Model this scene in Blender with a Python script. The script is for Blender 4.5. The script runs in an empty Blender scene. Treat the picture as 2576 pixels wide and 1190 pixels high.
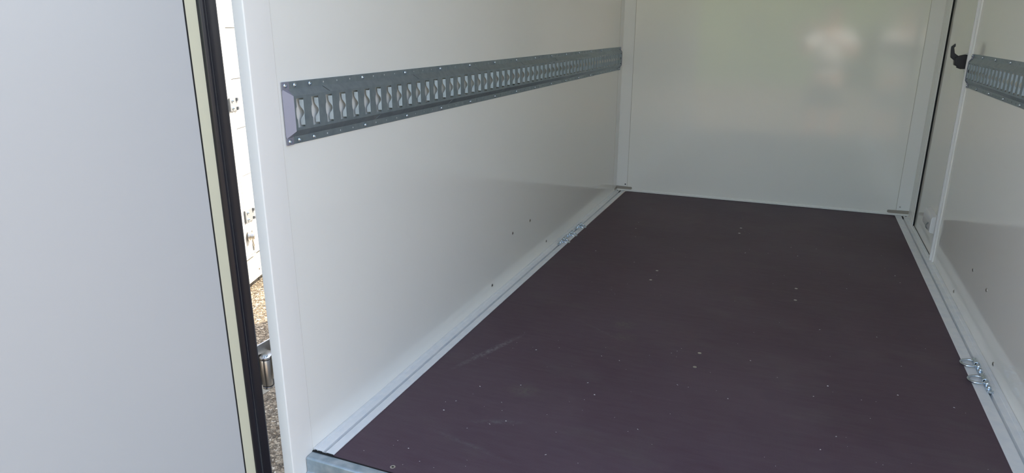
import bpy, bmesh, math, random
from mathutils import Vector, Matrix
from mathutils.geometry import delaunay_2d_cdt
random.seed(7)
PI = math.pi
scn = bpy.context.scene
col = scn.collection

# ------------------------------------------------------------------ camera
right = Vector((.92338389, .38387641, .00104647))
up = Vector((-.11358946, .27062433, .9559602))
fwd = Vector((-.36668737, .88283711, -.29349447))
CAM = Vector((1.0152, -1.1596, 1.0))
cd = bpy.data.cameras.new('camera')
cd.sensor_fit = 'HORIZONTAL'
cd.sensor_width = 36.0
cd.lens = 1715.5328 / 2576 * 36
cd.clip_start = .02
cam = bpy.data.objects.new('camera', cd)
M = Matrix((right, up, -fwd)).transposed().to_4x4()
M.translation = CAM
cam.matrix_world = M
col.objects.link(cam)
scn.camera = cam

# ------------------------------------------------------------------ light
w = bpy.data.worlds.new('sky')
scn.world = w
w.use_nodes = True
nt = w.node_tree
bg = nt.nodes['Background']
sky = nt.nodes.new('ShaderNodeTexSky')
sky.sky_type = 'NISHITA'
sky.sun_disc = False
SUN_EL = math.radians(42)
SUN_AZ = (.65, .76)
sky.sun_elevation = SUN_EL
sky.sun_rotation = math.atan2(SUN_AZ[0], SUN_AZ[1])
sky.air_density = 1.0
sky.dust_density = 2.5
sky.ozone_density = 1.0
hsv = nt.nodes.new('ShaderNodeHueSaturation')
hsv.inputs['Saturation'].default_value = .82
nt.links.new(sky.outputs[0], hsv.inputs['Color'])
nt.links.new(hsv.outputs[0], bg.inputs[0])
bg.inputs[1].default_value = .30
sd = bpy.data.lights.new('sun', 'SUN')
sd.energy = 6.5
sd.angle = math.radians(.6)
sd.color = (1, .92, .78)
sun = bpy.data.objects.new('sun', sd)
sdir = Vector((SUN_AZ[0] * math.cos(SUN_EL), SUN_AZ[1] * math.cos(SUN_EL), math.sin(SUN_EL)))
sun.rotation_euler = sdir.to_track_quat('Z', 'Y').to_euler()
sun.location = (4, 5, 6)
col.objects.link(sun)
scn.view_settings.view_transform = 'Standard'
scn.view_settings.look = 'None'
scn.view_settings.gamma = 1
scn.view_settings.exposure = 1.24
scn.view_settings.use_curve_mapping = False
scn.cycles.max_bounces = 16
scn.cycles.diffuse_bounces = 10
scn.cycles.glossy_bounces = 6


# ------------------------------------------------------------------ materials
def mat(name, c, rough=.5, metal=0., noise=None, bump=None, spec=None):
    """noise = (scale, detail, colour2, lo, hi) ; bump = (scale, strength, distance)"""
    m = bpy.data.materials.new(name)
    m.use_nodes = True
    n = m.node_tree
    b = n.nodes['Principled BSDF']
    b.inputs['Base Color'].default_value = (*c, 1)
    b.inputs['Roughness'].default_value = rough
    b.inputs['Metallic'].default_value = metal
    if spec is not None:
        b.inputs['Specular IOR Level'].default_value = spec
    tc = n.nodes.new('ShaderNodeTexCoord')
    if noise:
        t = n.nodes.new('ShaderNodeTexNoise')
        t.inputs['Scale'].default_value = noise[0]
        t.inputs['Detail'].default_value = noise[1]
        n.links.new(tc.outputs['Object'], t.inputs['Vector'])
        r = n.nodes.new('ShaderNodeValToRGB')
        r.color_ramp.elements[0].position = noise[3]
        r.color_ramp.elements[1].position = noise[4]
        r.color_ramp.elements[0].color = (*c, 1)
        r.color_ramp.elements[1].color = (*noise[2], 1)
        n.links.new(t.outputs[0], r.inputs[0])
        n.links.new(r.outputs[0], b.inputs['Base Color'])
    if bump:
        t = n.nodes.new('ShaderNodeTexNoise')
        t.inputs['Scale'].default_value = bump[0]
        t.inputs['Detail'].default_value = 1.5
        n.links.new(tc.outputs['Object'], t.inputs['Vector'])
        q = n.nodes.new('ShaderNodeBump')
        q.inputs['Strength'].default_value = bump[1]
        q.inputs['Distance'].default_value = bump[2]
        n.links.new(t.outputs[0], q.inputs['Height'])
        n.links.new(q.outputs[0], b.inputs['Normal'])
    return m


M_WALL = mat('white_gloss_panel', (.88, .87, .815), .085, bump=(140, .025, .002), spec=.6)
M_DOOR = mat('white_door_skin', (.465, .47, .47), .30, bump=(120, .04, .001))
M_TRIM = mat('white_coated_trim', (.86, .855, .82), .25)
M_YARD = mat('dusty_white', (.78, .77, .74), .5)
M_POST = mat('white_post', (.86, .845, .80), .28)
M_SEAL_T = mat('tan_sealant', (.50, .47, .39), .7)
M_CREAM = mat('cream_profile', (.60, .58, .43), .5)
M_RUBBER = mat('black_rubber', (.006, .006, .012), .30)
M_BLACK = mat('black_plastic', (.012, .012, .018), .45)
M_ALU = mat('anodised_aluminium', (.86, .87, .865), .42, .2, noise=(30, 3, (.80, .825, .84), .4, .65))
M_GALV = mat('galvanised_rail', (.36, .42, .455), .52, .85, noise=(55, 4, (.31, .37, .405), .38, .66))
M_CAP = mat('zinc_end_cap', (.33, .33, .40), .5, .5)
M_SILL = mat('galvanised_beam', (.33, .41, .47), .42, .7, noise=(34, 6, (.50, .57, .61), .40, .68), bump=(60, .06, .001))
M_ZINC = mat('zinc_plated_steel', (.66, .72, .76), .22, 1.0, noise=(180, 3, (.5, .58, .66), .4, .65))
M_STEEL = mat('stainless_steel', (.60, .57, .53), .32, 1.0)
M_DARK = mat('dark_recess', (.01, .01, .01), .6)
M_GAP = mat('black_gap_gasket', (.008, .008, .008), .8)
M_TAUPE = mat('taupe_foot', (.33, .295, .25), .5)
M_PLASTIC = mat('white_plastic', (.80, .80, .79), .35)
M_GREYPAINT = mat('grey_hinge', (.17, .175, .175), .45)
M_OUT = mat('outdoor_white', (.46, .445, .41), .45)
M_CREAMSKIRT = mat('pale_skirt', (.36, .33, .275), .5)
M_SHADOWGAP = mat('grey_backing', (.20, .19, .17), .7)
M_GRIT = mat('pale_grit', (.62, .60, .58), .8)
M_ROOF = mat('white_roof', (.88, .875, .85), .5)
M_SKIN = mat('skin', (.55, .33, .23), .5)
M_SHIRT = mat('white_cotton', (.82, .81, .79), .85)
M_SHORTS = mat('dark_cotton', (.05, .055, .06), .85)
M_HAIR = mat('brown_hair', (.05, .03, .02), .6)
M_LEAF = mat('hedge_leaf', (.05, .10, .025), .7, noise=(6, 6, (.12, .20, .05), .35, .65), bump=(12, .8, .1))
M_TYRE = mat('tyre', (.02, .02, .02), .8)
M_GLASS_D = mat('dark_glass', (.02, .025, .03), .1)


def floor_material():
    m = bpy.data.materials.new('phenolic_plywood')
    m.use_nodes = True
    n = m.node_tree
    L = n.links.new
    b = n.nodes['Principled BSDF']
    tc = n.nodes.new('ShaderNodeTexCoord')

    def noise(scale, detail, sc=(1, 1, 1), rough=.5):
        mp = n.nodes.new('ShaderNodeMapping')
        mp.inputs['Scale'].default_value = sc
        L(tc.outputs['Object'], mp.inputs['Vector'])
        t = n.nodes.new('ShaderNodeTexNoise')
        t.inputs['Scale'].default_value = scale
        t.inputs['Detail'].default_value = detail
        t.inputs['Roughness'].default_value = rough
        L(mp.outputs[0], t.inputs['Vector'])
        return t.outputs[0]

    def ramp(src, lo, hi, c0=(0, 0, 0), c1=(1, 1, 1)):
        r = n.nodes.new('ShaderNodeValToRGB')
        r.color_ramp.elements[0].position = lo
        r.color_ramp.elements[1].position = hi
        r.color_ramp.elements[0].color = (*c0, 1)
        r.color_ramp.elements[1].color = (*c1, 1)
        L(src, r.inputs[0])
        return r.outputs[0]

    def math_(op, a, c=None):
        q = n.nodes.new('ShaderNodeMath')
        q.operation = op
        for i, v in enumerate((a, c)):
            if v is None:
                continue
            if isinstance(v, (int, float)):
                q.inputs[i].default_value = v
            else:
                L(v, q.inputs[i])
        return q.outputs[0]

    def mix(f, a, c):
        q = n.nodes.new('ShaderNodeMixRGB')
        for i, v in enumerate((f, a, c)):
            if isinstance(v, tuple):
                q.inputs[i].default_value = (*v, 1)
            elif isinstance(v, (int, float)):
                q.inputs[i].default_value = v
            else:
                L(v, q.inputs[i])
        return q.outputs[0]

    base = ramp(noise(2.2, 5), .35, .68, (.079, .046, .061), (.098, .064, .079))
    grain = ramp(noise(9, 6, (1, 6, 1), .7), .3, .75)
    base = mix(math_('MULTIPLY', grain, .35), base, (.14, .11, .12))
    # greenish dust
    dust = ramp(noise(3.1, 7, (1, 1.6, 1), .65), .52, .80)
    base = mix(math_('MULTIPLY', dust, .35), base, (.14, .125, .112))
    # scuff streaks and tyre-like smudges: (centre x, y, half length, half width, angle, colour, amount)
    for cx, cy, hl, hw, ang, c, amt in [
            (.18, .66, .19, .016, math.radians(70), (.20, .18, .185), .5),
            (.375, .47, .05, .045, .3, (.13, .115, .095), .40),
            (.535, 1.03, .055, .05, .5, (.13, .115, .095), .38),
            (.37, .29, .09, .014, math.radians(20), (.15, .135, .14), .40),
            (.56, .93, .05, .04, .2, (.12, .105, .09), .30),
            (.34, .17, .16, .01, math.radians(-12), (.14, .125, .13), .28),
            (.47, .95, .14, .008, math.radians(-30), (.14, .125, .13), .25)]:
        mp = n.nodes.new('ShaderNodeMapping')
        mp.vector_type = 'TEXTURE'
        mp.inputs['Location'].default_value = (cx, cy, 0)
        mp.inputs['Rotation'].default_value = (0, 0, ang)
        mp.inputs['Scale'].default_value = (hl, hw, 10)
        L(tc.outputs['Object'], mp.inputs['Vector'])
        g = n.nodes.new('ShaderNodeTexGradient')
        g.gradient_type = 'SPHERICAL'
        L(mp.outputs[0], g.inputs['Vector'])
        mask = math_('MULTIPLY', g.outputs[1], ramp(noise(85, 4, (1, 1, 1), .7), .38, .62))
        base = mix(math_('MULTIPLY', mask, amt * 2.2), base, c)
    L(base, b.inputs['Base Color'])
    b.inputs['Roughness'].default_value = .55
    b.inputs['Specular IOR Level'].default_value = .28
    # wire-mesh imprint
    wv = []
    for ang in (PI / 4, -PI / 4):
        mp = n.nodes.new('ShaderNodeMapping')
        mp.inputs['Rotation'].default_value = (0, 0, ang)
        L(tc.outputs['Object'], mp.inputs['Vector'])
        t = n.nodes.new('ShaderNodeTexWave')
        t.inputs['Scale'].default_value = 95
        L(mp.outputs[0], t.inputs['Vector'])
        wv.append(t.outputs[1])
    h = math_('MAXIMUM', wv[0], wv[1])
    q = n.nodes.new('ShaderNodeBump')
    q.inputs['Strength'].default_value = .25
    q.inputs['Distance'].default_value = .0006
    L(h, q.inputs['Height'])
    L(q.outputs[0], b.inputs['Normal'])
    return m


def gravel_material():
    m = bpy.data.materials.new('gravel')
    m.use_nodes = True
    n = m.node_tree
    L = n.links.new
    b = n.nodes['Principled BSDF']
    b.inputs['Roughness'].default_value = .85
    tc = n.nodes.new('ShaderNodeTexCoord')
    v = n.nodes.new('ShaderNodeTexVoronoi')
    v.inputs['Scale'].default_value = 78
    wn = n.nodes.new('ShaderNodeTexNoise')
    wn.inputs['Scale'].default_value = 60
    wn.inputs['Detail'].default_value = 4
    L(tc.outputs['Object'], wn.inputs['Vector'])
    wm = n.nodes.new('ShaderNodeMixRGB')
    wm.blend_type = 'LINEAR_LIGHT'
    wm.inputs[0].default_value = .022
    L(tc.outputs['Object'], wm.inputs[1])
    L(wn.outputs['Color'], wm.inputs[2])
    L(wm.outputs[0], v.inputs['Vector'])
    sep = n.nodes.new('ShaderNodeSeparateColor')
    L(v.outputs['Color'], sep.inputs[0])
    r = n.nodes.new('ShaderNodeValToRGB')
    e = r.color_ramp.elements
    e[0].position, e[0].color = .0, (.11, .085, .055, 1)
    e[1].position, e[1].color = 1, (.66, .58, .46, 1)
    k = e.new(.45)
    k.color = (.27, .215, .15, 1)
    k = e.new(.8)
    k.color = (.42, .335, .225, 1)
    L(sep.outputs[0], r.inputs[0])
    d = n.nodes.new('ShaderNodeValToRGB')
    d.color_ramp.elements[0].position = .25
    d.color_ramp.elements[1].position = .75
    d.color_ramp.elements[0].color = (1, 1, 1, 1)
    d.color_ramp.elements[1].color = (.30, .25, .19, 1)
    L(v.outputs['Distance'], d.inputs[0])
    mx = n.nodes.new('ShaderNodeMixRGB')
    mx.blend_type = 'MULTIPLY'
    mx.inputs[0].default_value = 1
    L(r.outputs[0], mx.inputs[1])
    L(d.outputs[0], mx.inputs[2])
    L(mx.outputs[0], b.inputs['Base Color'])
    q = n.nodes.new('ShaderNodeBump')
    q.invert = True
    q.inputs['Strength'].default_value = .8
    q.inputs['Distance'].default_value = .01
    L(v.outputs['Distance'], q.inputs['Height'])
    L(q.outputs[0], b.inputs['Normal'])
    return m


M_FLOOR = floor_material()
M_GRAVEL = gravel_material()


# ------------------------------------------------------------------ mesh helpers
def tag(o, label=None, cat=None, group=None, kind=None):
    if label:
        o['label'] = label
    if cat:
        o['category'] = cat
    if group:
        o['group'] = group
    if kind:
        o['kind'] = kind
    return o


def obj(name, bm, m, parent=None, bevel=0, seg=2, smooth=40, loc=None, solid=None):
    bmesh.ops.recalc_face_normals(bm, faces=bm.faces)
    me = bpy.data.meshes.new(name)
    bm.to_mesh(me)
    bm.free()
    me.materials.append(m)
    if smooth:
        for p in me.polygons:
            p.use_smooth = True
        me.set_sharp_from_angle(angle=math.radians(smooth))
    o = bpy.data.objects.new(name, me)
    col.objects.link(o)
    if parent:
        o.parent = parent
    if loc:
        o.location = loc
    if solid:
        s = o.modifiers.new('solid', 'SOLIDIFY')
        s.thickness = solid
        s.offset = 0
    if bevel:
        b = o.modifiers.new('bevel', 'BEVEL')
        b.width = bevel
        b.segments = seg
        b.limit_method = 'ANGLE'
        b.angle_limit = math.radians(40)
    return o


def empty(name, loc, label, cat, group=None, rz=0):
    o = bpy.data.objects.new(name, None)
    o.empty_display_size = .05
    o.location = loc
    o.rotation_euler = (0, 0, rz)
    col.objects.link(o)
    return tag(o, label, cat, group)


def new():
    return bmesh.new()


def box(bm, x0, x1, y0, y1, z0, z1, T=None):
    vs = [bm.verts.new((x, y, z)) for x in (x0, x1) for y in (y0, y1) for z in (z0, z1)]
    if T:
        for v in vs:
            v.co = T @ v.co
    for f in ((0, 1, 3, 2), (4, 6, 7, 5), (0, 4, 5, 1), (2, 3, 7, 6), (0, 2, 6, 4), (1, 5, 7, 3)):
        bm.faces.new([vs[i] for i in f])
    return bm


def prism(bm, pts, fn):
    """polygon pts (a,b) extruded between fn(a,b,0) and fn(a,b,1)"""
    A = [bm.verts.new(fn(a, b, 0)) for a, b in pts]
    B = [bm.verts.new(fn(a, b, 1)) for a, b in pts]
    n = len(pts)
    for i in range(n):
        bm.faces.new((A[i], A[(i + 1) % n], B[(i + 1) % n], B[i]))
    bm.faces.new(A[::-1])
    bm.faces.new(B)
    return bm


def lathe(bm, prof, axis, origin, n=20):
    """prof = [(radius, height)] revolved about axis through origin; closed at ends"""
    axis = Vector(axis).normalized()
    q = axis.to_track_quat('Z', 'Y')
    o = Vector(origin)
    rings = []
    for r, h in prof:
        if r <= 1e-7:
            rings.append([bm.verts.new(o + q @ Vector((0, 0, h)))])
        else:
            rings.append([bm.verts.new(o + q @ Vector((r * math.cos(2 * PI * i / n), r * math.sin(2 * PI * i / n), h)))
                          for i in range(n)])
    for a, b in zip(rings, rings[1:]):
        for i in range(n):
            j = (i + 1) % n
            if len(a) == 1 and len(b) == 1:
                continue
            if len(a) == 1:
                bm.faces.new((a[0], b[j], b[i]))
            elif len(b) == 1:
                bm.faces.new((a[i], a[j], b[0]))
            else:
                bm.faces.new((a[i], a[j], b[j], b[i]))
    if len(rings[0]) > 1:
        bm.faces.new(rings[0][::-1])
    if len(rings[-1]) > 1:
        bm.faces.new(rings[-1])
    return bm


def tube(bm, pts, r, n=10, closed=False):
    pts = [Vector(p) for p in pts]
    rings = []
    N = len(pts)
    for i, p in enumerate(pts):
        if closed:
            d = pts[(i + 1) % N] - pts[i - 1]
        else:
            d = pts[min(i + 1, N - 1)] - pts[max(i - 1, 0)]
        q = d.normalized().to_track_quat('Z', 'Y')
        rings.append([bm.verts.new(p + q @ Vector((r * math.cos(2 * PI * k / n), r * math.sin(2 * PI * k / n), 0))) for k in range(n)])
    for i in range(N if closed else N - 1):
        a, b = rings[i], rings[(i + 1) % N]
        # best offset
        off = min(range(n), key=lambda s: (a[0].co - b[s].co).length)
        for k in range(n):
            bm.faces.new((a[k], a[(k + 1) % n], b[(k + 1 + off) % n], b[(k + off) % n]))
    if not closed:
        bm.faces.new(rings[0][::-1])
        bm.faces.new(rings[-1])
    return bm


# ------------------------------------------------------------------ the place: dimensions
XR = 1.647           # right wall
YF = 3.06            # front wall
ZC = 1.95            # ceiling
TH = .029            # panel thickness
YAW = .0037          # the left side stands a touch open towards the front

# ground
bm = new()
bm.faces.new([bm.verts.new(p) for p in ((-26, -26, -.5), (26, -26, -.5), (26, 26, -.5), (-26, 26, -.5))])
tag(obj('ground', bm, M_GRAVEL, smooth=None), 'pale crushed gravel ground seen through the gap beside the open door', 'ground', kind='structure')

# floor board
bm = box(new(), .054, 1.5815, 0, 3.0595, -.026, -.002)
tag(obj('floor', bm, M_FLOOR, smooth=None), 'dark purple-brown mesh-textured plywood load floor', 'floor', kind='structure')

# left wall: panel from the seam to the front corner
bm = box(new(), -TH, 0, .0002, YF + .02, -.06, ZC)
o = obj('wall_left', bm, M_WALL, smooth=None)
o.rotation_euler = (0, 0, YAW)
tag(o, 'glossy white left side wall carrying the long slotted rail', 'wall', kind='structure')
# right wall: panel from the side door opening back to the rear; header strip in front of the door
YD0, YD1 = 2.262, 2.838      # side door opening
bm = box(new(), XR, XR + TH, .0, YD0 - .012, -.06, ZC)
tag(obj('wall_right', bm, M_WALL, smooth=None), 'glossy white right side wall carrying the shorter visible slotted rail', 'wall', kind='structure')
bm = box(new(), -TH - .012, XR + TH, YF, YF + TH, -.06, ZC)
tag(obj('wall_front', bm, M_WALL, smooth=None), 'glossy white front wall at the far end of the cargo box', 'wall', kind='structure')
bm = box(new(), -TH - .012, XR + TH, -.0745, YF + TH, ZC, ZC + .03)
tag(obj('ceiling', bm, M_ROOF, smooth=None), 'white roof panel over the cargo box', 'ceiling', kind='structure')


def structure(name, bm, m, label, cat='trim', **k):
    return tag(obj(name, bm, m, **k), label, cat, kind='structure')


# rear corner post, left (a folded cover with a rounded outer edge)
def post_profile(x0, x1, r=.0028):
    # outer leg x0, inner face x1; rounded only along the rear edge
    s_ = 1 if x1 > x0 else -1
    pts = [(x0, -.0004)]
    for k in range(6):
        a = PI / 2 * k / 5
        pts.append((x0 + s_ * r * (1 - math.cos(a)), -.0745 + r * (1 - math.sin(a))))
    for k in range(6):
        a = PI / 2 * k / 5
        pts.append((x1 - s_ * r * (1 - math.sin(a)), -.0745 + r * (1 - math.cos(a))))
    pts.append((x1, -.0004))
    return pts


bm = prism(new(), post_profile(-TH, .0004), lambda a, b, t: (a, b, -.40 + t * (ZC + .40)))
structure('trim_1', bm, M_POST, 'white rear corner post between the open door and the left wall seam', smooth=30)
bm = box(new(), -.008, .0001, -.0006, .0004, -.02, ZC)
structure('trim_2', bm, M_SEAL_T, 'thin tan sealant line down the seam of the rear corner post', smooth=None)
# right rear post
bm = prism(new(), post_profile(XR + TH, XR - .0004), lambda a, b, t: (a, b, -.40 + t * (ZC + .40)))
structure('trim_3', bm, M_POST, 'white rear corner post at the end of the right wall', smooth=30)

# front left corner cover: two legs
XL = -.0113
bm = prism(new(), [(XL, 2.972), (XL + .0016, 2.973), (XL + .0016, YF - .0016), (XL + .069, YF - .0016), (XL + .070, YF), (XL, YF)],
           lambda a, b, t: (a, b, .012 + t * (ZC - .012)))
structure('trim_4', bm, M_TRIM, 'white angle cover in the front left corner', smooth=None)
bm = prism(new(), [(XR, 2.985), (XR - .0016, 2.986), (XR - .0016, YF - .0016), (1.582, YF - .0016), (1.581, YF), (XR, YF)],
           lambda a, b, t: (a, b, .012 + t * (ZC - .012)))
structure('trim_5', bm, M_TRIM, 'white angle cover in the front right corner', smooth=None)
# thin sealant lines at the covers' edges
bm = box(new(), XL, XL + .0012, 2.9708, 2.972, .012, ZC)
box(bm, XL + .070, XL + .0712, YF - .0012, YF, .03, ZC)
box(bm, 1.5798, 1.581, YF - .0012, YF, .03, ZC)
structure('trim_6', bm, M_SEAL_T, 'tan sealant hairlines along the front corner covers', smooth=None)
# right strip between corner and side door, with a folded step
bm = prism(new(), [(XR, 2.885), (XR, 2.945), (XR - .0012, 2.9455), (XR - .0012, 2.985), (XR, 2.985), (XR, YF), (XR + TH, YF), (XR + TH, YD1), (XR - .0068, YD1),
                   (XR - .0095, YD1 + .0022), (XR - .0095, YD1 + .026), (XR - .006, YD1 + .030)],
           lambda a, b, t: (a, b, .0005 + t * (ZC - .0005)))
structure('trim_7', bm, M_TRIM, 'white jamb strip between the front right corner and the side door gap', smooth=None)
# front skirt lip where the front wall meets the floor
bm = prism(new(), [(YF, -.02), (YF - .011, -.02), (YF - .011, .0045), (YF - .0095, .006), (YF - .004, .006), (YF - .0035, .011), (YF, .012)],
           lambda a, b, t: (.052 + t * 1.532, a, b))
structure('baseboard_front', bm, M_TRIM, 'narrow white lip along the foot of the front wall', 'baseboard', smooth=None)

# taupe foot plates of the front corner covers
bm = prism(new(), [(XL + .003, .0095), (.083, .0095), (.091, .013), (.091, .024), (.086, .026), (XL + .003, .028)], lambda a, b, t: (a, YF - .002 - t * .003, b))
prism(bm, [(YF - .005, .0095), (YF - .052, .0095), (YF - .056, .014), (YF - .005, .022)], lambda a, b, t: (XL + .002 + t * .003, a, b))
tag(obj('corner_foot_plate', bm, M_TAUPE, smooth=None), 'brownish foot plate under the front left corner cover', 'plate', 'foot plates of the front corners')
bm = prism(new(), [(XR - .003, .0095), (1.546, .0095), (1.538, .013), (1.538, .024), (1.543, .026), (XR - .003, .028)], lambda a, b, t: (a, YF - .002 - t * .003, b))
tag(obj('corner_foot_plate', bm, M_TAUPE, smooth=None), 'brownish foot plate under the front right corner cover by the side door', 'plate', 'foot plates of the front corners')
# small rivets above them
for x, lab in ((.047, 'tiny dark rivet low on the front left corner cover'), (1.598, 'tiny dark rivet low on the front right corner cover')):
    bm = lathe(new(), [(.0042, 0), (.0042, .0008), (.0032, .002), (.0018, .0026), (.0012, .0012), (0, .0012)], (0, -1, 0), (x, YF - .0016, .041 if x < 1 else .046), 14)
    tag(obj('rivet', bm, M_DARK if x < 1 else M_STEEL), lab, 'rivet', 'rivets of the front corner covers')

# side door (door_2) with a thin dark gap and a projecting edge profile
structure('trim_11', box(new(), XR - .0004, XR + TH, YD0 - .012, YD1, -.06, .0008), M_TRIM, 'white threshold under the side door', smooth=None)
d2 = empty('door_2', (XR, 2.55, 0), 'flush white side door in the right wall near the front corner', 'door')
tag(d2, kind='structure')
bm = box(new(), .001, TH, YD0 - 2.55 - .012, YD1 - 2.55 - .004, .0034, ZC + .004)
obj('panel', bm, M_WALL, d2, smooth=None)
bm = box(new(), -.0066, TH - .002, YD1 - 2.55 - .004, YD1 - 2.55 - .0002, .0034, ZC + .003)
box(bm, -.0014, .0012, YD0 - 2.55 - .012, YD1 - 2.55 - .004, .0009, .0034)
obj('gasket', bm, M_GAP, d2, smooth=None)
# rear door frame profile: a flat leg that stands off the wall and a thin round bead behind it
bm = prism(new(), [(0, 0), (-.012, 0), (-.0135, .0015), (-.0135, .0115), (-.012, .013), (0, .013)],
           lambda a, b, t: (XR + a, 2.235 + b, .001 + t * (ZC - .001)))
structure('trim_8', bm, M_PLASTIC, 'white upright frame profile beside the side door', bevel=.001, seg=2)
bm = tube(new(), [(XR - .003, 2.212, .001), (XR - .003, 2.212, ZC)], .0042, 12)
box(bm, XR - .0018, XR, 2.213, 2.235, .001, ZC)
structure('trim_9', bm, M_POST, 'thin pale round bead running down beside the side door frame')

# black latch on the side door (part of the door)
lat = bpy.data.objects.new('latch', None)
lat.location = (0, 2.33 - 2.55, 0)
lat.parent = d2
col.objects.link(lat)
P_BODY = [(1.6475, .8906), (1.6378, .8911), (1.626, .888), (1.6161, .8847), (1.603, .880), (1.603, .8663), (1.6054, .8466), (1.6162, .8438),
          (1.6174, .8362), (1.6289, .8319), (1.6475, .8324)]
bm = prism(new(), [(x - XR, z) for x, z in P_BODY], lambda a, b, t: (a, -.016 + t * .032, b))
obj('latch_body', bm, M_BLACK, lat, bevel=.002)
P_HOOK = [(1.6161, .8847), (1.5999, .8965), (1.5943, .9191), (1.5984, .9240), (1.5984, .9266), (1.597, .9356), (1.5842, .9234), (1.5845, .9100),
          (1.5880, .8790), (1.603, .8663)]
bm = prism(new(), [(x - XR, z) for x, z in P_HOOK], lambda a, b, t: (a, -.009 + t * .018, b))
obj('latch_hook', bm, M_BLACK, lat, bevel=.0015)
bm = box(new(), -.001, .001, -.024, .024, .825, .898)
obj('latch_plate', bm, M_PLASTIC, lat, bevel=.001)

# white plastic holder low on the side door
ven = bpy.data.objects.new('holder', None)
ven.location = (.001, 2.285 - 2.55, 0)
ven.parent = d2
col.objects.link(ven)
bm = prism(new(), [(0, .110), (-.022, .112), (-.027, .119), (-.026, .178), (-.021, .187), (0, .190)], lambda a, b, t: (a, t * .20, b))
obj('holder_block', bm, M_PLASTIC, ven, bevel=.002)
bm = box(new(), -.009, 0, .20, .235, .140, .150)
obj('holder_tongue', bm, M_STEEL, ven, bevel=.0015)
bm = tube(new(), [(-.026 - .009 * math.sin(PI * k / 8), .05, .150 - .032 * k / 8) for k in range(9)], .0022, 8)
obj('holder_clip', bm, M_GREYPAINT, ven)

# ------------------------------------------------------------------ open rear door (door_1)
DD = Vector((-.309, -.951, 0)).normalized()
DN = Vector((.951, -.309, 0)).normalized()
DS = Vector((-.045, -.0965, 0))
d1 = empty('door_1', DS, 'white rear door standing open at the left edge, black rubber seal on its edge', 'door')
tag(d1, kind='structure')


def dpt(s, n, z):
    return DD * s + DN * n + Vector((0, 0, z))


DZ0, DZ1 = -.10, 1.93
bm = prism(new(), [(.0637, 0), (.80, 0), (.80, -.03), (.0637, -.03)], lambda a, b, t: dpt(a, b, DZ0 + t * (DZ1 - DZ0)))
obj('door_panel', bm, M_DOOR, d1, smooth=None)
bm = prism(new(), [(.0390, .0005), (.0617, .0005), (.0617, -.012), (.0637, -.012), (.0637, -.03), (.0390, -.03)], lambda a, b, t: dpt(a, b, DZ0 + t * (DZ1 - DZ0)))
obj('edge_profile', bm, M_CREAM, d1, smooth=None)
bm = prism(new(), [(.0613, .0007), (.0642, .0007), (.0642, -.012), (.0613, -.012)], lambda a, b, t: dpt(a, b, DZ0 + t * (DZ1 - DZ0)))
obj('groove_filler', bm, M_GAP, d1, smooth=None)
prof = []
for k in range(13):
    a = PI * k / 12
    prof.append((.0305 + .0088 * math.cos(a), .0015 + .0075 * math.sin(a)))
prof += [(.0205, .0012), (.0120, .0024), (.0030, .0030), (.0, .0012), (.0, -.028), (.039, -.028)]
bm = prism(new(), prof, lambda a, b, t: dpt(a, b, DZ0 + t * (DZ1 - DZ0)))
obj('rubber_seal', bm, M_RUBBER, d1, smooth=30)

# foreground hinge of that door on the outside of the post
hg = empty('door_hinge', (-.0655, -.055, .23), 'shiny steel barrel hinge in the gap between open door and corner post', 'hinge')
bm = new()
pr = [(-.052, -.055), (-.050, .052), (-.040, .058), (-.020, .062), (.055, .062), (.055, -.065), (-.030, -.065), (-.046, -.061)]
prism(bm, pr, lambda a, b, t: (-.0165 - t * .0035, a + .02, b))
box(bm, -.0165, .0365 - .001, .058, .072, -.06, .058)
obj('leaf_plate', bm, M_STEEL, hg, bevel=.0008)
bm = lathe(new(), [(.0112, -.036), (.0117, -.035), (.0117, .029), (.0112, .030)], (0, 0, 1), (0, 0, 0), 28)
obj('barrel', bm, M_STEEL, hg)
for z0, z1 in ((.032, .037), (-.043, -.038)):
    bm = new()
    pts = [(-.018, .012), (-.0125, .0)] + [(.0125 * math.cos(PI + PI * k / 10), .0125 * math.sin(PI + PI * k / 10)) for k in range(11)] + [(.0125, 0), (.002, .03), (-.018, .03)]
    prism(bm, pts, lambda a, b, t: (a, b, z0 + t * (z1 - z0)))
    obj('lug', bm, M_STEEL, hg, bevel=.0006)
bm = lathe(new(), [(.0062, .030), (.0062, .038), (.0050, .0395), (0, .0395)], (0, 0, 1), (0, 0, 0), 20)
obj('pin', bm, M_ZINC, hg)
obj('pin', lathe(new(), [(.0060, -.046), (.0060, -.036)], (0, 0, 1), (0, 0, 0), 20), M_ZINC, hg)
bm = lathe(new(), [(.0118, .0300), (.0118, .0320)], (0, 0, 1), (0, 0, 0), 24)
obj('washer', bm, M_BLACK, hg)
obj('washer', lathe(new(), [(.0118, -.0380), (.0118, -.0360)], (0, 0, 1), (0, 0, 0), 24), M_BLACK, hg)

# ------------------------------------------------------------------ galvanised sill beam at the rear
bm = prism(new(), [(-.0035, -.004), (-.024, -.004), (-.0265, -.0048), (-.0285, -.0068), (-.0295, -.0095), (-.0295, -.042), (-.034, -.046), (-.034, -.16), (-.0035, -.16)],
           lambda a, b, t: ((.0022 if t == 0 else XR - .003), a, b))
o = obj('sill_beam', bm, M_SILL, smooth=35, bevel=.0006)
tag(o, 'mottled galvanised steel sill beam across the rear edge of the floor', 'beam')

# ------------------------------------------------------------------ aluminium lashing rails on the floor edges


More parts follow.
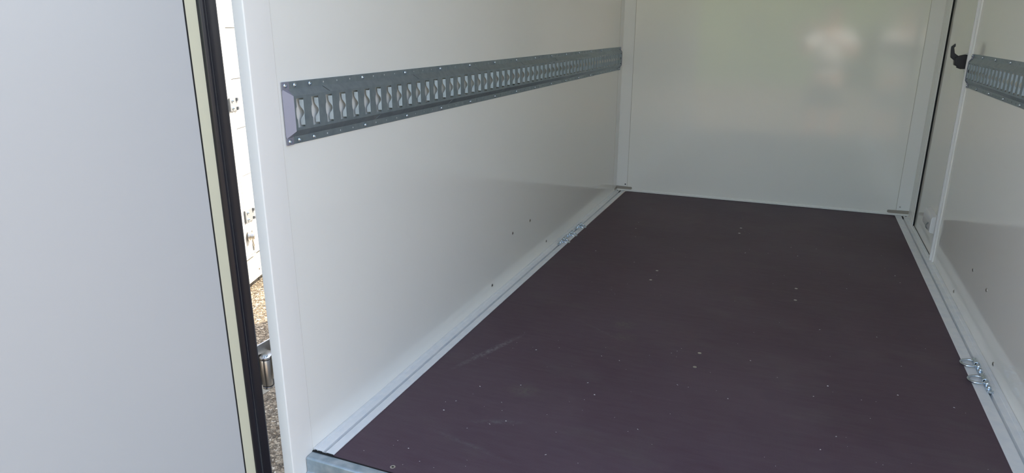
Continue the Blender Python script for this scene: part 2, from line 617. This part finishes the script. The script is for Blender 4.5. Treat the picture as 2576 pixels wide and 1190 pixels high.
def floor_rail(prof, y0, y1, label, yaw=0):
    bm = prism(new(), prof, lambda a, b, t: (a, y0 + t * (y1 - y0), b))
    o = obj('lashing_rail', bm, M_ALU, smooth=None, bevel=.0004, seg=1)
    o.rotation_euler = (0, 0, yaw)
    tag(o, label, 'rail', 'lashing rails along the floor')
    return o


profL = [(.0006, -.024), (.0006, .0028), (.0095, .0028), (.0105, .0012), (.0300, .0012), (.0300, -.0110), (.0385, -.0110), (.0385, .0012),
         (.0605, .0012), (.0620, .0000), (.0620, -.0015), (.0560, -.003), (.053, -.024)]
fl = floor_rail(profL, .0016, 3.0595, 'pale aluminium rail along the left edge of the dark floor', YAW)
profR = [(XR - .0006, -.024), (XR - .0006, .0028), (XR - .0120, .0028), (XR - .013, .0012), (1.6172, .0012), (1.6172, -.0110), (1.6087, -.0110),
         (1.6087, .0012), (1.5795, .0012), (1.5780, .0), (1.5780, -.0015), (1.583, -.003), (1.585, -.024)]
fr = floor_rail(profR, .0016, 3.0595, 'pale aluminium rail along the right edge of the dark floor')
for par, sgn, x0, xg in ((fl, 1, 0, .0342), (fr, -1, XR, 1.613)):
    obj('end_slot', box(new(), x0 + sgn * .0125, x0 + sgn * .0195, 3.030, 3.040, .0006, .0016), M_DARK, par, smooth=None)
    obj('groove_end', box(new(), xg - .0041, xg + .0041, 3.005, 3.040, -.0109, .0004), M_DARK, par, smooth=None)
structure('trim_12', box(new(), .0625, 1.5775, 3.0435, 3.0495, -.0022, -.0011), M_GAP, 'thin black joint between the floor and the front wall lip', smooth=None)
# dark strip where the rail ends meet the beam
bm = box(new(), .0008, .0625, -.0036, .0014, -.02, -.0022)
box(bm, .006, .0115, -.0034, .0014, -.01, -.0002)
box(bm, .016, .027, -.0034, .0014, -.01, -.0006)
box(bm, .041, .060, -.0034, .0014, -.01, -.0006)
box(bm, 1.578, XR - .001, -.0036, .0014, -.02, -.0010)
box(bm, .0625, 1.578, -.0036, -.0001, -.02, -.0035)
structure('trim_10', bm, M_GAP, 'black sealing joint between the floor edge and the galvanised sill beam', smooth=None)

# ------------------------------------------------------------------ slotted cargo rails on the walls
PITCH = .0512
RH = .134
# cross section pieces: v is height from the rail's bottom edge, w distance from the wall
V = [0, .0160, .0305, .1035, .1180, .134]
W_ = [.0010, .0010, .0132, .0132, .0010, .0010]


def cdt_cell(w, h, hole):
    """triangulate [0,w]x[0,h] with one hole polygon"""
    v = [Vector(p) for p in ((0, 0), (w, 0), (w, h), (0, h))]
    faces_in = [list(range(4))]
    if hole:
        k = len(v)
        v += [Vector(p) for p in hole]
        faces_in.append(list(range(k, len(v))))
    vo, eo, fo, ov, oe, of = delaunay_2d_cdt(v, [], faces_in, 0, 1e-7)
    out = []
    for f, src in zip(fo, of):
        if hole and 1 in src:
            continue
        if 0 not in src:
            continue
        out.append(f)
    return [tuple(p) for p in vo], out


def ellipse(cx, cy, a, b, n=12, rot=0):
    pts = []
    for i in range(n):
        t = 2 * PI * i / n
        x, y = a * math.cos(t), b * math.sin(t)
        pts.append((cx + x * math.cos(rot) - y * math.sin(rot), cy + x * math.sin(rot) + y * math.cos(rot)))
    return pts


def slot_hole(cx, cy, hw, hh):
    pts = [(cx + hw, cy - hh), (cx + hw, cy + hh), (cx - hw, cy + hh)]
    for k in range(9):
        t = PI / 2 - PI * k / 8
        pts.append((cx - hw - .0032 * math.cos(t), cy + .0135 * math.sin(t)))
    pts.append((cx - hw, cy - hh))
    return pts


SLOPE = math.hypot(V[2] - V[1], W_[2] - W_[1])
CELLS = {
    'flange_hole': cdt_cell(PITCH, V[1], ellipse(PITCH / 2, V[1] / 2, .0025, .0025)),
    'flange': cdt_cell(PITCH, V[1], None),
    'slope': cdt_cell(PITCH, SLOPE, None),
    'slit_up': cdt_cell(PITCH, SLOPE, ellipse(PITCH * .5, SLOPE / 2, .0112, .0021, 14, math.radians(-50))),
    'slit_dn': cdt_cell(PITCH, SLOPE, ellipse(PITCH * .5, SLOPE / 2, .0112, .0021, 14, math.radians(50))),
    'face': cdt_cell(PITCH, V[3] - V[2], slot_hole(PITCH / 2, (V[3] - V[2]) / 2, .0122, .0312)),
}


def cargo_rail(side, z0, u0, ncell, label, slit_u, slit_l, screw_phase, yaw=0, caps=(True, True)):
    """side = +1 on the left wall (w along +x), -1 on the right wall"""
    x0 = 0 if side > 0 else XR
    root = empty('cargo_rail', (x0, 0, 0), label, 'rail', 'slotted steel rails on the side walls', yaw)

    def pt(u, v, w):
        return (side * w, u, z0 + v)
    bm = new()

    def add(cell, u, i):
        vs, fs = CELLS[cell]
        vv = []
        for (a, b) in vs:
            ln = SLOPE if i in (1, 3) else (V[i + 1] - V[i])
            t = b / ln
            vv.append(bm.verts.new(pt(u + a, V[i] + (V[i + 1] - V[i]) * t, W_[i] + (W_[i + 1] - W_[i]) * t)))
        for f in fs:
            bm.faces.new([vv[k] for k in f])
    screws = []
    for c in range(ncell):
        u = u0 + c * PITCH
        has_u = (c % 4 == screw_phase) or c == 0 or (c == ncell - 1 and side > 0)
        for i, v in ((0, V[1] / 2), (4, (V[4] + V[5]) / 2)):
            add('flange' if has_u else 'flange_hole', u, i)
            if has_u:
                screws.append((u + PITCH / 2, v))
        add('slit_dn' if c % 8 == slit_l else 'slope', u, 1)
        add('face', u, 2)
        add('slit_up' if c % 8 == slit_u else 'slope', u, 3)
        # bent-in tab at the far edge of the slot with a round cut-out
        uf = u + PITCH / 2 + .0122
        vm = (V[2] + V[3]) / 2
        D = .0074
        prev = None
        N = 24
        for k in range(N + 1):
            dv = -.0272 + .0544 * k / N
            e = D if abs(dv) > .0185 else D * (1 - .93 * .5 * (1 + math.cos(PI * dv / .0185)))
            a = bm.verts.new(pt(uf, vm + dv, W_[2]))
            b = bm.verts.new(pt(uf - .0052 * e / D, vm + dv, W_[2] - e))
            if prev:
                bm.faces.new((prev[0], a, b, prev[1]))
            prev = (a, b)
    # short plain run under the end caps
    for ua, ub in ((u0 - .012, u0), (u0 + ncell * PITCH, u0 + ncell * PITCH + .006)):
        for i in (0, 4):
            bm.faces.new([bm.verts.new(pt(a, v, w_)) for a, v, w_ in ((ua, V[i], W_[i]), (ub, V[i], W_[i]), (ub, V[i + 1], W_[i + 1]), (ua, V[i + 1], W_[i + 1]))])
    bmesh.ops.remove_doubles(bm, verts=bm.verts, dist=1e-5)
    obj('rail_body', bm, M_GALV, root, smooth=None, solid=.0016)

    def screw(u, v, w):
        b = lathe(new(), [(.0050, 0), (.0050, .0008), (.0042, .0022), (.0026, .0029), (.0022, .0014), (0, .0014)], (side, 0, 0), pt(u, v, w), 14)
        obj('screw', b, M_ZINC, root)
    for u, v in screws:
        screw(u, v, .003)
    ends = []
    if caps[0]:
        ends.append((u0 - .0165, 1))
    if caps[1]:
        ends.append((u0 + ncell * PITCH + .0085, -1))
    for ue, s in ends:
        b = new()
        zb, zt = .0145, RH - .0145
        # flat tabs
        for va, vb in ((0, .018), (RH - .018, RH)):
            prism(b, [(0, va), (.022, va), (.022, vb), (0, vb)], lambda a, q, t: pt(ue + s * a, q, .003 + t * .0016))
        # sloped hood
        pts0 = [(0, zb, .0025), (0, zt, .0025), (.0195, zt - .015, .0152), (.0195, zb + .015, .0152), (.017, zt, .0025), (.017, zb, .0025)]
        vs = [b.verts.new(pt(ue + s * a, v, w_)) for a, v, w_ in pts0]
        vs2 = [b.verts.new(pt(ue + s * a, v, w_ + .0014)) for a, v, w_ in pts0]
        for arr in (vs, vs2):
            b.faces.new((arr[0], arr[1], arr[2], arr[3]))
            b.faces.new((arr[1], arr[4], arr[2]))
            b.faces.new((arr[0], arr[3], arr[5]))
        for i, j in ((0, 1), (1, 4), (4, 2), (2, 3), (3, 5), (5, 0)):
            b.faces.new((vs[i], vs[j], vs2[j], vs2[i]))
        obj('end_cap', b, M_CAP, root, smooth=None)['label'] = 'sloped purple-grey end cap'
        for v in (.0075, RH - .0075):
            screw(ue + s * .0095, v, .0046)
    return root


cargo_rail(1, .754, .0250, 58, 'long slotted galvanised rail screwed along the left wall', 2, 6, 1, YAW)
cargo_rail(-1, .7635, 2.2000 - 43 * PITCH, 43, 'slotted galvanised rail on the right wall, cut by the frame edge', 2, 5, 3)

# ------------------------------------------------------------------ tie-down ring fittings in the groove
RING_LABELS = []


def make_ring(x, y, side, label, group, R, tilt):
    root = empty('tie_down_ring', (x, y, .0012), label, 'tie-down ring', group)
    L = .100
    # bar in the groove
    bm = prism(new(), [(-.0075, 0), (.0075, 0), (.0085, .002), (.006, .0055), (-.006, .0055), (-.0085, .002)], lambda a, b, t: (a, -L / 2 + t * L * .98, b))
    obj('base_bar', bm, M_ZINC, root, bevel=.0006)
    # rolled saddle holding the ring, at the far end
    pts = [(.0095 * math.cos(PI * k / 12), .004 + .0105 * math.sin(PI * k / 12)) for k in range(13)]
    ins = [(.0065 * math.cos(PI * k / 12), .004 + .0075 * math.sin(PI * k / 12)) for k in range(12, -1, -1)]
    pts = [(.0095, .001)] + pts + [(-.0095, .001), (-.0065, .001)] + ins + [(.0065, .001)]
    bm = prism(new(), pts, lambda a, b, t: (a, .013 + t * .034, b))
    obj('saddle', bm, M_ZINC, root, bevel=.0008)
    # ring through the saddle, lying towards the floor
    q = Matrix.Rotation(side * math.radians(tilt), 3, 'Y')
    c = Vector((0, .020, .0095)) + q @ Vector((side * (R - .001), -.004, 0))
    ring = [c + q @ Vector((R * math.cos(t), R * 1.05 * math.sin(t), 0)) for t in [2 * PI * k / 32 for k in range(32)]]
    bm = tube(new(), ring, .0040 if side > 0 else .0035, 10, closed=True)
    obj('ring', bm, M_ZINC, root)
    for yy in (-.006, -.030):
        bm = lathe(new(), [(.0072, .005), (.0072, .0062)], (0, 0, 1), (0, yy, 0), 20)
        lathe(bm, [(.0064, .006), (.0066, .0085), (.0060, .0115), (.0042, .0138), (.002, .0148), (0, .0150)], (0, 0, 1), (0, yy, 0), 16)
        obj('bolt', bm, M_ZINC, root, smooth=30)
    # folded chevron stop at the near end
    bm = prism(new(), [(-.009, -.044), (0, -.054), (.009, -.044), (.009, -.041), (0, -.050), (-.009, -.041)], lambda a, b, t: (a, b, .001 + t * .006))
    obj('end_stop', bm, M_ZINC, root, bevel=.0006)
    return root


def clone(src, loc, label):
    r = src.copy()
    col.objects.link(r)
    r.location = loc
    r['label'] = label
    for ch in src.children:
        c = ch.copy()
        col.objects.link(c)
        c.parent = r
    return r


def gxl(y):
    return .0343 - YAW * y


rl = make_ring(gxl(2.135), 2.135, 1, 'steel tie-down ring fitting on the left floor rail, farthest of its three', 'tie-down rings on the left rail', .0172, 24)
clone(rl, (gxl(1.975), 1.975, .0012), 'steel tie-down ring fitting on the left floor rail, middle of its three')
clone(rl, (gxl(1.855), 1.855, .0012), 'steel tie-down ring fitting on the left floor rail, nearest of its three')
rr = make_ring(1.613, 1.125, -1, 'steel tie-down ring fitting on the right floor rail, farther of the pair', 'tie-down rings on the right rail', .0225, 6)
clone(rr, (1.613, 1.012, .0012), 'steel tie-down ring fitting on the right floor rail, nearer of the pair')


# ------------------------------------------------------------------ bolts in the walls and screws in the floor
def wall_bolt(x, y, z, side, label, yaw=0):
    bm = lathe(new(), [(.0068, 0), (.0068, .0012), (.0058, .0022), (.0045, .0016), (.0040, .0006), (0, .0006)], (side, 0, 0), (0, 0, 0), 18)
    root = obj('wall_bolt', bm, M_STEEL)
    root.location = (x, y, z)
    tag(root, label, 'bolt', 'bolts low on the left wall' if side > 0 else 'bolts low on the right wall')
    b = lathe(new(), [(.0043, .0006), (.0043, .0014), (0, .0012)], (side, 0, 0), (0, 0, 0), 16)
    obj('socket', b, M_DARK, root)['label'] = 'dark recessed socket'


def xl(y):
    return -YAW * y


for y, z, lab in ((1.3015, .1962, 'dark socket bolt in the left wall, lower of the slanted upper pair'), (1.50, .1986, 'dark socket bolt in the left wall, upper of the slanted pair'),
                  (1.7165, .0418, 'dark socket bolt in the left wall just beside the three tie-down rings'), (1.0925, .0437, 'dark socket bolt near the foot of the left wall, nearest the rear')):
    wall_bolt(xl(y), y, z, 1, lab)
K = (XR - 1.0152) / (1.635 - 1.0152)
for y, z, lab in ((1.499, .2004, 'dark socket bolt in the right wall, farther of the upper pair'), (1.2957, .1995, 'dark socket bolt in the right wall, nearer of the upper pair'),
                  (1.695, .0491, 'dark socket bolt just above the right floor rail, nearer the side door'), (1.0721, .0459, 'dark socket bolt just above the right floor rail beside the two rings')):
    wall_bolt(XR, -1.1596 + (y + 1.1596) * K, 1 + (z - 1) * K, -1, lab)

FS = [(.2196, .017, 'dished steel screw at the rear left corner of the dark floor by the sill'),
      (.532, 1.6325, 'steel floor screw left of centre in the middle row, farther of its pair'), (.5295, 1.5108, 'steel floor screw left of centre in the middle row, nearer of its pair'),
      (1.0884, 1.6375, 'steel floor screw right of centre in the middle row, farther of its pair'), (1.0875, 1.5059, 'steel floor screw right of centre in the middle row, nearer of its pair'),
      (.8106, .9074, 'steel floor screw in the nearest centre pair, farther one'), (.8102, .8053, 'steel floor screw in the nearest centre pair, nearer one'),
      (.8083, 2.4547, 'tiny steel floor screw in the far centre pair, farther one'), (.809, 2.3536, 'tiny steel floor screw in the far centre pair, nearer one')]
for i, (x, y, lab) in enumerate(FS):
    if i == 0:
        prof = [(.0066, 0), (.0066, .0006), (.0052, .0010), (.0026, .0002), (0, .0001)]
    else:
        prof = [(.0058, 0), (.0058, .0006), (.0046, .0010), (.0012, .0008), (0, .0006)]
    o = obj('floor_screw', lathe(new(), prof, (0, 0, 1), (0, 0, 0), 18), M_STEEL)
    o.location = (x, y, -.0021)
    tag(o, lab, 'screw', 'screws in the plywood floor')
    if i == 0:
        obj('socket', lathe(new(), [(.0028, .0004), (.0028, .0007), (0, .0006)], (0, 0, 1), (0, 0, 0), 12), M_DARK, o)['label'] = 'dark hole in the screw head'

# scattered pale grit: nobody could count it
bm = new()
for _ in range(170):
    x, y = random.uniform(.09, 1.55), random.uniform(.03, 2.7) ** 1.0
    if random.random() < .45:
        y = random.uniform(.03, .9)
    r = random.choice((.0006, .0007, .0008, .0009, .0013, .0017))
    a = random.uniform(0, 6.3)
    pts = [(r * 1.5 * math.cos(t + a), r * math.sin(t)) for t in (0, 1.1, 2.2, 3.3, 4.4, 5.4)]
    prism(bm, pts, lambda p, q, t: (x + p * (1 - .4 * t), y + q * (1 - .4 * t), -.002 + t * r * .8))
tag(obj('floor_grit', bm, M_GRIT, smooth=None), 'pale specks of grit scattered over the dark plywood floor', 'grit', kind='stuff')

# ------------------------------------------------------------------ white trailer parked outside, seen through the gap
TE = Vector((-.317, .948, 0)).normalized()
TN = Vector((.948, .317, 0)).normalized()
TQ = Vector((-1.85, 1.81, 0))
bt = empty('parked_trailer', TQ + Vector((0, 0, -.5)), 'sunlit white boarded trailer parked outside, seen through the door gap', 'trailer')


def tp(s, n, z):
    return TE * s + TN * n + Vector((0, 0, z + .5))


def tbox(bm, s0, s1, n0, n1, z0, z1):
    T = Matrix.Translation(Vector((0, 0, .5))) @ Matrix((TE, TN, Vector((0, 0, 1)))).transposed().to_4x4()
    return box(bm, s0, s1, n0, n1, z0, z1, T)


bm = new()
zs = [-.275, -.07, .196, .462, .729, .995, 1.26, 1.53]
for a, b in zip(zs, zs[1:]):
    tbox(bm, -.085, .75, -.02, 0, a + .002, b - .002)
obj('board_backing', tbox(new(), -.085, .75, -.04, -.008, -.275, 1.53), M_SHADOWGAP, bt, smooth=None)
obj('side_boards', bm, M_OUT, bt, smooth=None, bevel=.001, seg=1)
bm = new()
tbox(bm, -.50, -.089, -.03, .002, -.275, 1.53)
tbox(bm, -.120, -.105, .002, .0035, -.2, 1.53)
obj('door_frame', bm, M_OUT, bt, smooth=None, bevel=.001, seg=1)
bm = new()
tbox(bm, -.50, .75, -.9, -.05, -.30, 1.55)
tbox(bm, -.52, .78, -.92, .02, 1.53, 1.57)
obj('box_body', bm, M_OUT, bt, bevel=.01)
bm = new()
tbox(bm, -.50, .75, -.03, .004, -.385, -.290)
tbox(bm, -.50, .75, -.05, .012, -.415, -.380)
tbox(bm, -.02, -.004, .004, .010, -.41, -.37)
obj('skirt', bm, M_CREAMSKIRT, bt, bevel=.001)
bm = new()
for (a, b, c, d_, h) in ((-.40, -.045, -.257, -.22, .010), (-.40, -.035, -.275, -.262, .006)):
    tbox(bm, a, b, .002, h, c, c + .010)
    tbox(bm, b - .010, b, .002, h, c, c + .13)
obj('hatch_frame', bm, M_OUT, bt, smooth=None)
for zc, s0, s1 in ((.60, -.150, -.058), (-.030, -.124, -.012)):
    h = bpy.data.objects.new('hinge', None)
    h.parent = bt
    col.objects.link(h)
    bm = new()
    tbox(bm, s0, s1, .003, .012, zc - .036, zc + .036)
    obj('hinge_plate', bm, M_GREYPAINT, h, bevel=.002)
    for zz in (zc - .024, zc + .024):
        bm = new()
        lathe(bm, [(.008, -.008), (.008, .008)], (0, 0, 1), tp(s1 - .016, .016, zz), 14)
        lathe(bm, [(.005, 0), (.004, .014), (0, .015)], TE, tp(s1 - .008, .014, zz), 10)
        obj('knuckle', bm, M_GREYPAINT, h)
    for zz in (zc - .020, zc + .020):
        bm = new()
        lathe(bm, [(.008, 0), (.0075, .005), (.004, .010), (0, .011)], TN, tp(s0 + .026, .012, zz), 12)
        obj('bolt', bm, M_ZINC, h)
lk = bpy.data.objects.new('lock', None)
lk.parent = bt
col.objects.link(lk)
bm = lathe(new(), [(.028, 0), (.028, .010), (.022, .013), (.022, .031), (.019, .034), (.012, .034), (.012, .027), (0, .027)], TN + TE * .35, tp(-.105, .004, -.146), 20)
obj('lock_barrel', bm, M_STEEL, lk)
bm = tube(new(), [tp(-.115, .030, -.165), tp(-.115, .034, -.19), tp(-.108, .034, -.20)], .004, 8)
obj('lock_key', bm, M_STEEL, lk)
# stands on the ground
for s in (-.3, .5):
    bm = new()
    lathe(bm, [(.02, 0), (.02, .015), (.012, .02), (.012, .22)], (0, 0, 1), tp(s, -.3, -.5), 12)
    obj('prop_stand', bm, M_STEEL, bt)

# ------------------------------------------------------------------ right rear door, open, and the yard behind (seen only in reflections)
d3 = empty('door_3', (XR + .045, -.095, 0), 'white right rear door standing open beyond the right edge of the view', 'door')
tag(d3, kind='structure')
d3.rotation_euler = (0, 0, math.radians(100))
obj('door_panel', box(new(), 0, .03, -.80, 0, -.10, 1.93), M_DOOR, d3, bevel=.002)
obj('rubber_seal', box(new(), -.006, .03, 0, .012, -.10, 1.93), M_RUBBER, d3, bevel=.002)


def bounce_trailer(x, y, rz, L, H, label):  # unseen trailers, added to bounce sunlight through the rear opening
    r = empty('bounce_trailer', (x, y, -.5), label, 'trailer', None, rz)
    obj('box_body', box(new(), -L / 2, L / 2, -1.6, 0, .42, H), M_YARD, r, bevel=.03, seg=3)
    obj('roof_cap', box(new(), -L / 2 - .03, L / 2 + .03, -1.63, .03, H, H + .06), M_YARD, r, bevel=.02)
    b = new()
    for s in (-L / 2 + .04, -.02, L / 2 - .08):
        box(b, s, s + .04, 0, .02, .44, H - .02)
    box(b, -L / 2, L / 2, 0, .025, .42, .50)
    obj('frame_strips', b, M_ALU, r, smooth=None)
    obj('chassis', box(new(), -L / 2 + .1, L / 2 - .1, -1.3, -.3, .34, .42), M_SILL, r, bevel=.01)
    for s in (-.36, .36):
        wz = obj('wheel', lathe(new(), [(.0, 0), (.17, 0), (.2, .02), (.29, .02), (.31, .05), (.31, .13), (.29, .16), (0, .16)], (0, 1, 0), (s, -.18, .31), 28), M_TYRE, r)
        obj('rim', lathe(new(), [(.19, 0), (.18, .012), (.06, .03), (0, .03)], (0, 1, 0), (s, -.025, .31), 24), M_STEEL, wz)
    return r


bounce_trailer(5.3, -10.5, math.radians(12), 4.4, 2.6, 'unseen white box trailer added right of the hedge to bounce sunlight inside')
bounce_trailer(-6.6, -10.0, math.radians(-14), 4.6, 2.5, 'unseen white box trailer added left of the hedge to bounce sunlight inside')
bounce_trailer(9.6, -4.5, math.radians(55), 4.2, 2.4, 'unseen white box trailer added on the right to bounce sunlight inside')
b = new()
bmesh.ops.create_grid(b, x_segments=70, y_segments=26, size=1)
for v in b.verts:
    a = v.co.y * PI * .5 + PI / 2
    hh = 3.4 + .5 * math.sin(v.co.x * 9) + random.uniform(-.2, .2)
    v.co = Vector((v.co.x * 15, -14.5 + 1.6 * math.cos(a) + random.uniform(-.2, .2), -.55 + hh * math.sin(a)))
tag(obj('hedge', b, M_LEAF, smooth=60), 'long dark green hedge at the back of the yard', 'hedge')

# ------------------------------------------------------------------ the person taking the picture (seen as a blurred reflection in the front wall)


def skin_obj(name, verts, edges, m, parent=None, levels=2, root=0):
    """verts: list of (x, y, z, rx, ry)"""
    me = bpy.data.meshes.new(name)
    me.from_pydata([v[:3] for v in verts], edges, [])
    me.materials.append(m)
    o = bpy.data.objects.new(name, me)
    col.objects.link(o)
    sk = o.modifiers.new('skin', 'SKIN')
    sk.use_smooth_shade = True
    if not me.skin_vertices:
        me.attributes.new('skin', 'FLOAT', 'POINT')
    for i, v in enumerate(verts):
        d = me.skin_vertices[0].data[i]
        d.radius = (v[3], v[4] if len(v) > 4 else v[3])
        d.use_root = (i == root)
    su = o.modifiers.new('sub', 'SUBSURF')
    su.levels = su.render_levels = levels
    if parent:
        o.parent = parent
    return o


def build_person():
    px, py, g = 1.27, -1.66, -.5
    root = empty('person', (px, py, g), 'person in white t-shirt and dark shorts raising a phone, mirrored faintly in front wall', 'person')
    V_, E_ = [], []

    def add(p, r, link=None):
        V_.append((p[0], p[1], p[2], *(r if isinstance(r, tuple) else (r, r))))
        if link is not None:
            E_.append((link, len(V_) - 1))
        return len(V_) - 1
    pel = add((0, 0, .93), (.13, .10))
    bel = add((0, .01, 1.10), (.125, .095), pel)
    che = add((0, .02, 1.28), (.145, .105), bel)
    nb = add((0, .0, 1.44), (.075, .07), che)
    nk = add((0, .015, 1.51), (.052, .055), nb)
    jaw = add((0, .045, 1.575), (.058, .068), nk)
    he = add((0, .03, 1.65), (.074, .092), jaw)
    add((0, .02, 1.72), (.055, .068), he)
    add((0, .118, 1.615), (.013, .016), he)          # nose
    hands = []
    for sx, tgt in ((-1, Vector((CAM.x - .105 - px, CAM.y - .055 - py, CAM.z - .045 - g))), (1, Vector((CAM.x + .105 - px, CAM.y - .055 - py, CAM.z - .005 - g)))):
        sh = add((sx * .175, .0, 1.405), .062, nb)
        el = Vector((sx * .27, .17, 1.20)) if sx < 0 else Vector((.25, .20, 1.20))
        um = Vector((sx * .175, 0, 1.405)).lerp(el, .5)
        a = add(um, .050, sh)
        e = add(el, .041, a)
        wr = tgt + (el - tgt).normalized() * .075
        f = add(el.lerp(wr, .45), .040, e)
        w_ = add(wr, (.026, .022), f)
        p = add(tgt, (.038, .018), w_)
        d = (tgt - wr).normalized()
        upv = Vector((0, 0, 1))
        for k in range(4):
            o_ = upv * (.028 - .019 * k)
            q = add(tgt + d * .045 + o_, .0095, p)
            q = add(tgt + d * (.072 - .004 * abs(k - 1)) + o_ + Vector((-sx * .012, .004, 0)), .0088, q)
            add(tgt + d * (.078 - .005 * abs(k - 1)) + o_ + Vector((-sx * .036, .006, 0)), .0080, q)
        q = add(tgt + upv * .034 + Vector((-sx * .014, -.012, 0)), .0110, p)
        add(tgt + upv * .046 + Vector((-sx * .034, -.004, 0)), .0095, q)
    for sx in (-1, 1):
        hp = add((sx * .10, 0, .86), .088, pel)
        th = add((sx * .112, .012, .68), .076, hp)
        kn = add((sx * .120, .02, .49), .056, th)
        ca = add((sx * .125, -.005, .34), .054, kn)
        an = add((sx * .130, -.015, .10), .036, ca)
        ft = add((sx * .138, .05, .045), (.040, .030), an)
        add((sx * .150, .16, .030), (.038, .020), ft)
    skin_obj('body', V_, E_, M_SKIN, root)
    # t-shirt
    V2, E2 = [], []

    def add2(p, r, link=None):
        V2.append((p[0], p[1], p[2], *(r if isinstance(r, tuple) else (r, r))))
        if link is not None:
            E2.append((link, len(V2) - 1))
        return len(V2) - 1
    a = add2((0, .0, .90), (.165, .125))
    b = add2((0, .01, 1.10), (.160, .122), a)
    c = add2((0, .02, 1.28), (.175, .130), b)
    d = add2((0, .0, 1.42), (.105, .090), c)
    add2((0, .008, 1.475), (.068, .066), d)
    for sx in (-1, 1):
        e = add2((sx * .18, .005, 1.405), .082, d)
        f = add2((sx * .215, .07, 1.315), .072, e)
        add2((sx * .235, .11, 1.27), .068, f)
    skin_obj('t_shirt', V2, E2, M_SHIRT, root)
    V3, E3 = [], []

    def add3(p, r, link=None):
        V3.append((p[0], p[1], p[2], *(r if isinstance(r, tuple) else (r, r))))
        if link is not None:
            E3.append((link, len(V3) - 1))
        return len(V3) - 1
    a = add3((0, 0, .96), (.150, .115))
    b = add3((0, 0, .88), (.155, .118), a)
    for sx in (-1, 1):
        c = add3((sx * .108, .005, .76), .104, b)
        add3((sx * .122, .015, .56), .090, c)
    skin_obj('shorts', V3, E3, M_SHORTS, root)
    bm = new()
    bmesh.ops.create_uvsphere(bm, u_segments=24, v_segments=14, radius=1)
    for v in bm.verts:
        x, y, z = v.co
        if z < -.1 and y > -.2:
            z = -.1
        v.co = Vector((x * .086, y * .103 + .012, 1.678 + z * .088))
    obj('hair', bm, M_HAIR, root)
    for sx in (-1, 1):
        bm = new()
        bmesh.ops.create_uvsphere(bm, u_segments=12, v_segments=8, radius=.0115)
        e = obj('eye', bm, M_PLASTIC, root, loc=(sx * .031, .108, 1.645))
        bm = new()
        bmesh.ops.create_uvsphere(bm, u_segments=10, v_segments=6, radius=.022)
        for v in bm.verts:
            v.co.x *= .4
            v.co.z *= 1.4
        obj('ear', bm, M_SKIN, root, loc=(sx * .080, .018, 1.63))
    bm = box(new(), -.024, .024, .098, .112, 1.562, 1.570)
    obj('mouth', bm, M_SKIN, root, bevel=.003)
    for sx in (-1, 1):
        bm = new()
        bmesh.ops.create_uvsphere(bm, u_segments=18, v_segments=12, radius=1)
        for v in bm.verts:
            v.co = Vector((v.co.x * .053 + sx * .145, v.co.y * .145 + .075, max(v.co.z, -.8) * .055 + .0445))
        obj('shoe', bm, M_SHIRT, root)
    # phone
    ph = empty('phone', CAM - fwd * .012, 'dark phone held level by the person taking the picture', 'phone')
    T = Matrix((right, up, -fwd)).transposed().to_4x4()
    bm = box(new(), -.085, .085, -.060, .018, -.004, .004, T)
    obj('phone_body', bm, M_BLACK, ph, bevel=.0015)
    return root


build_person()
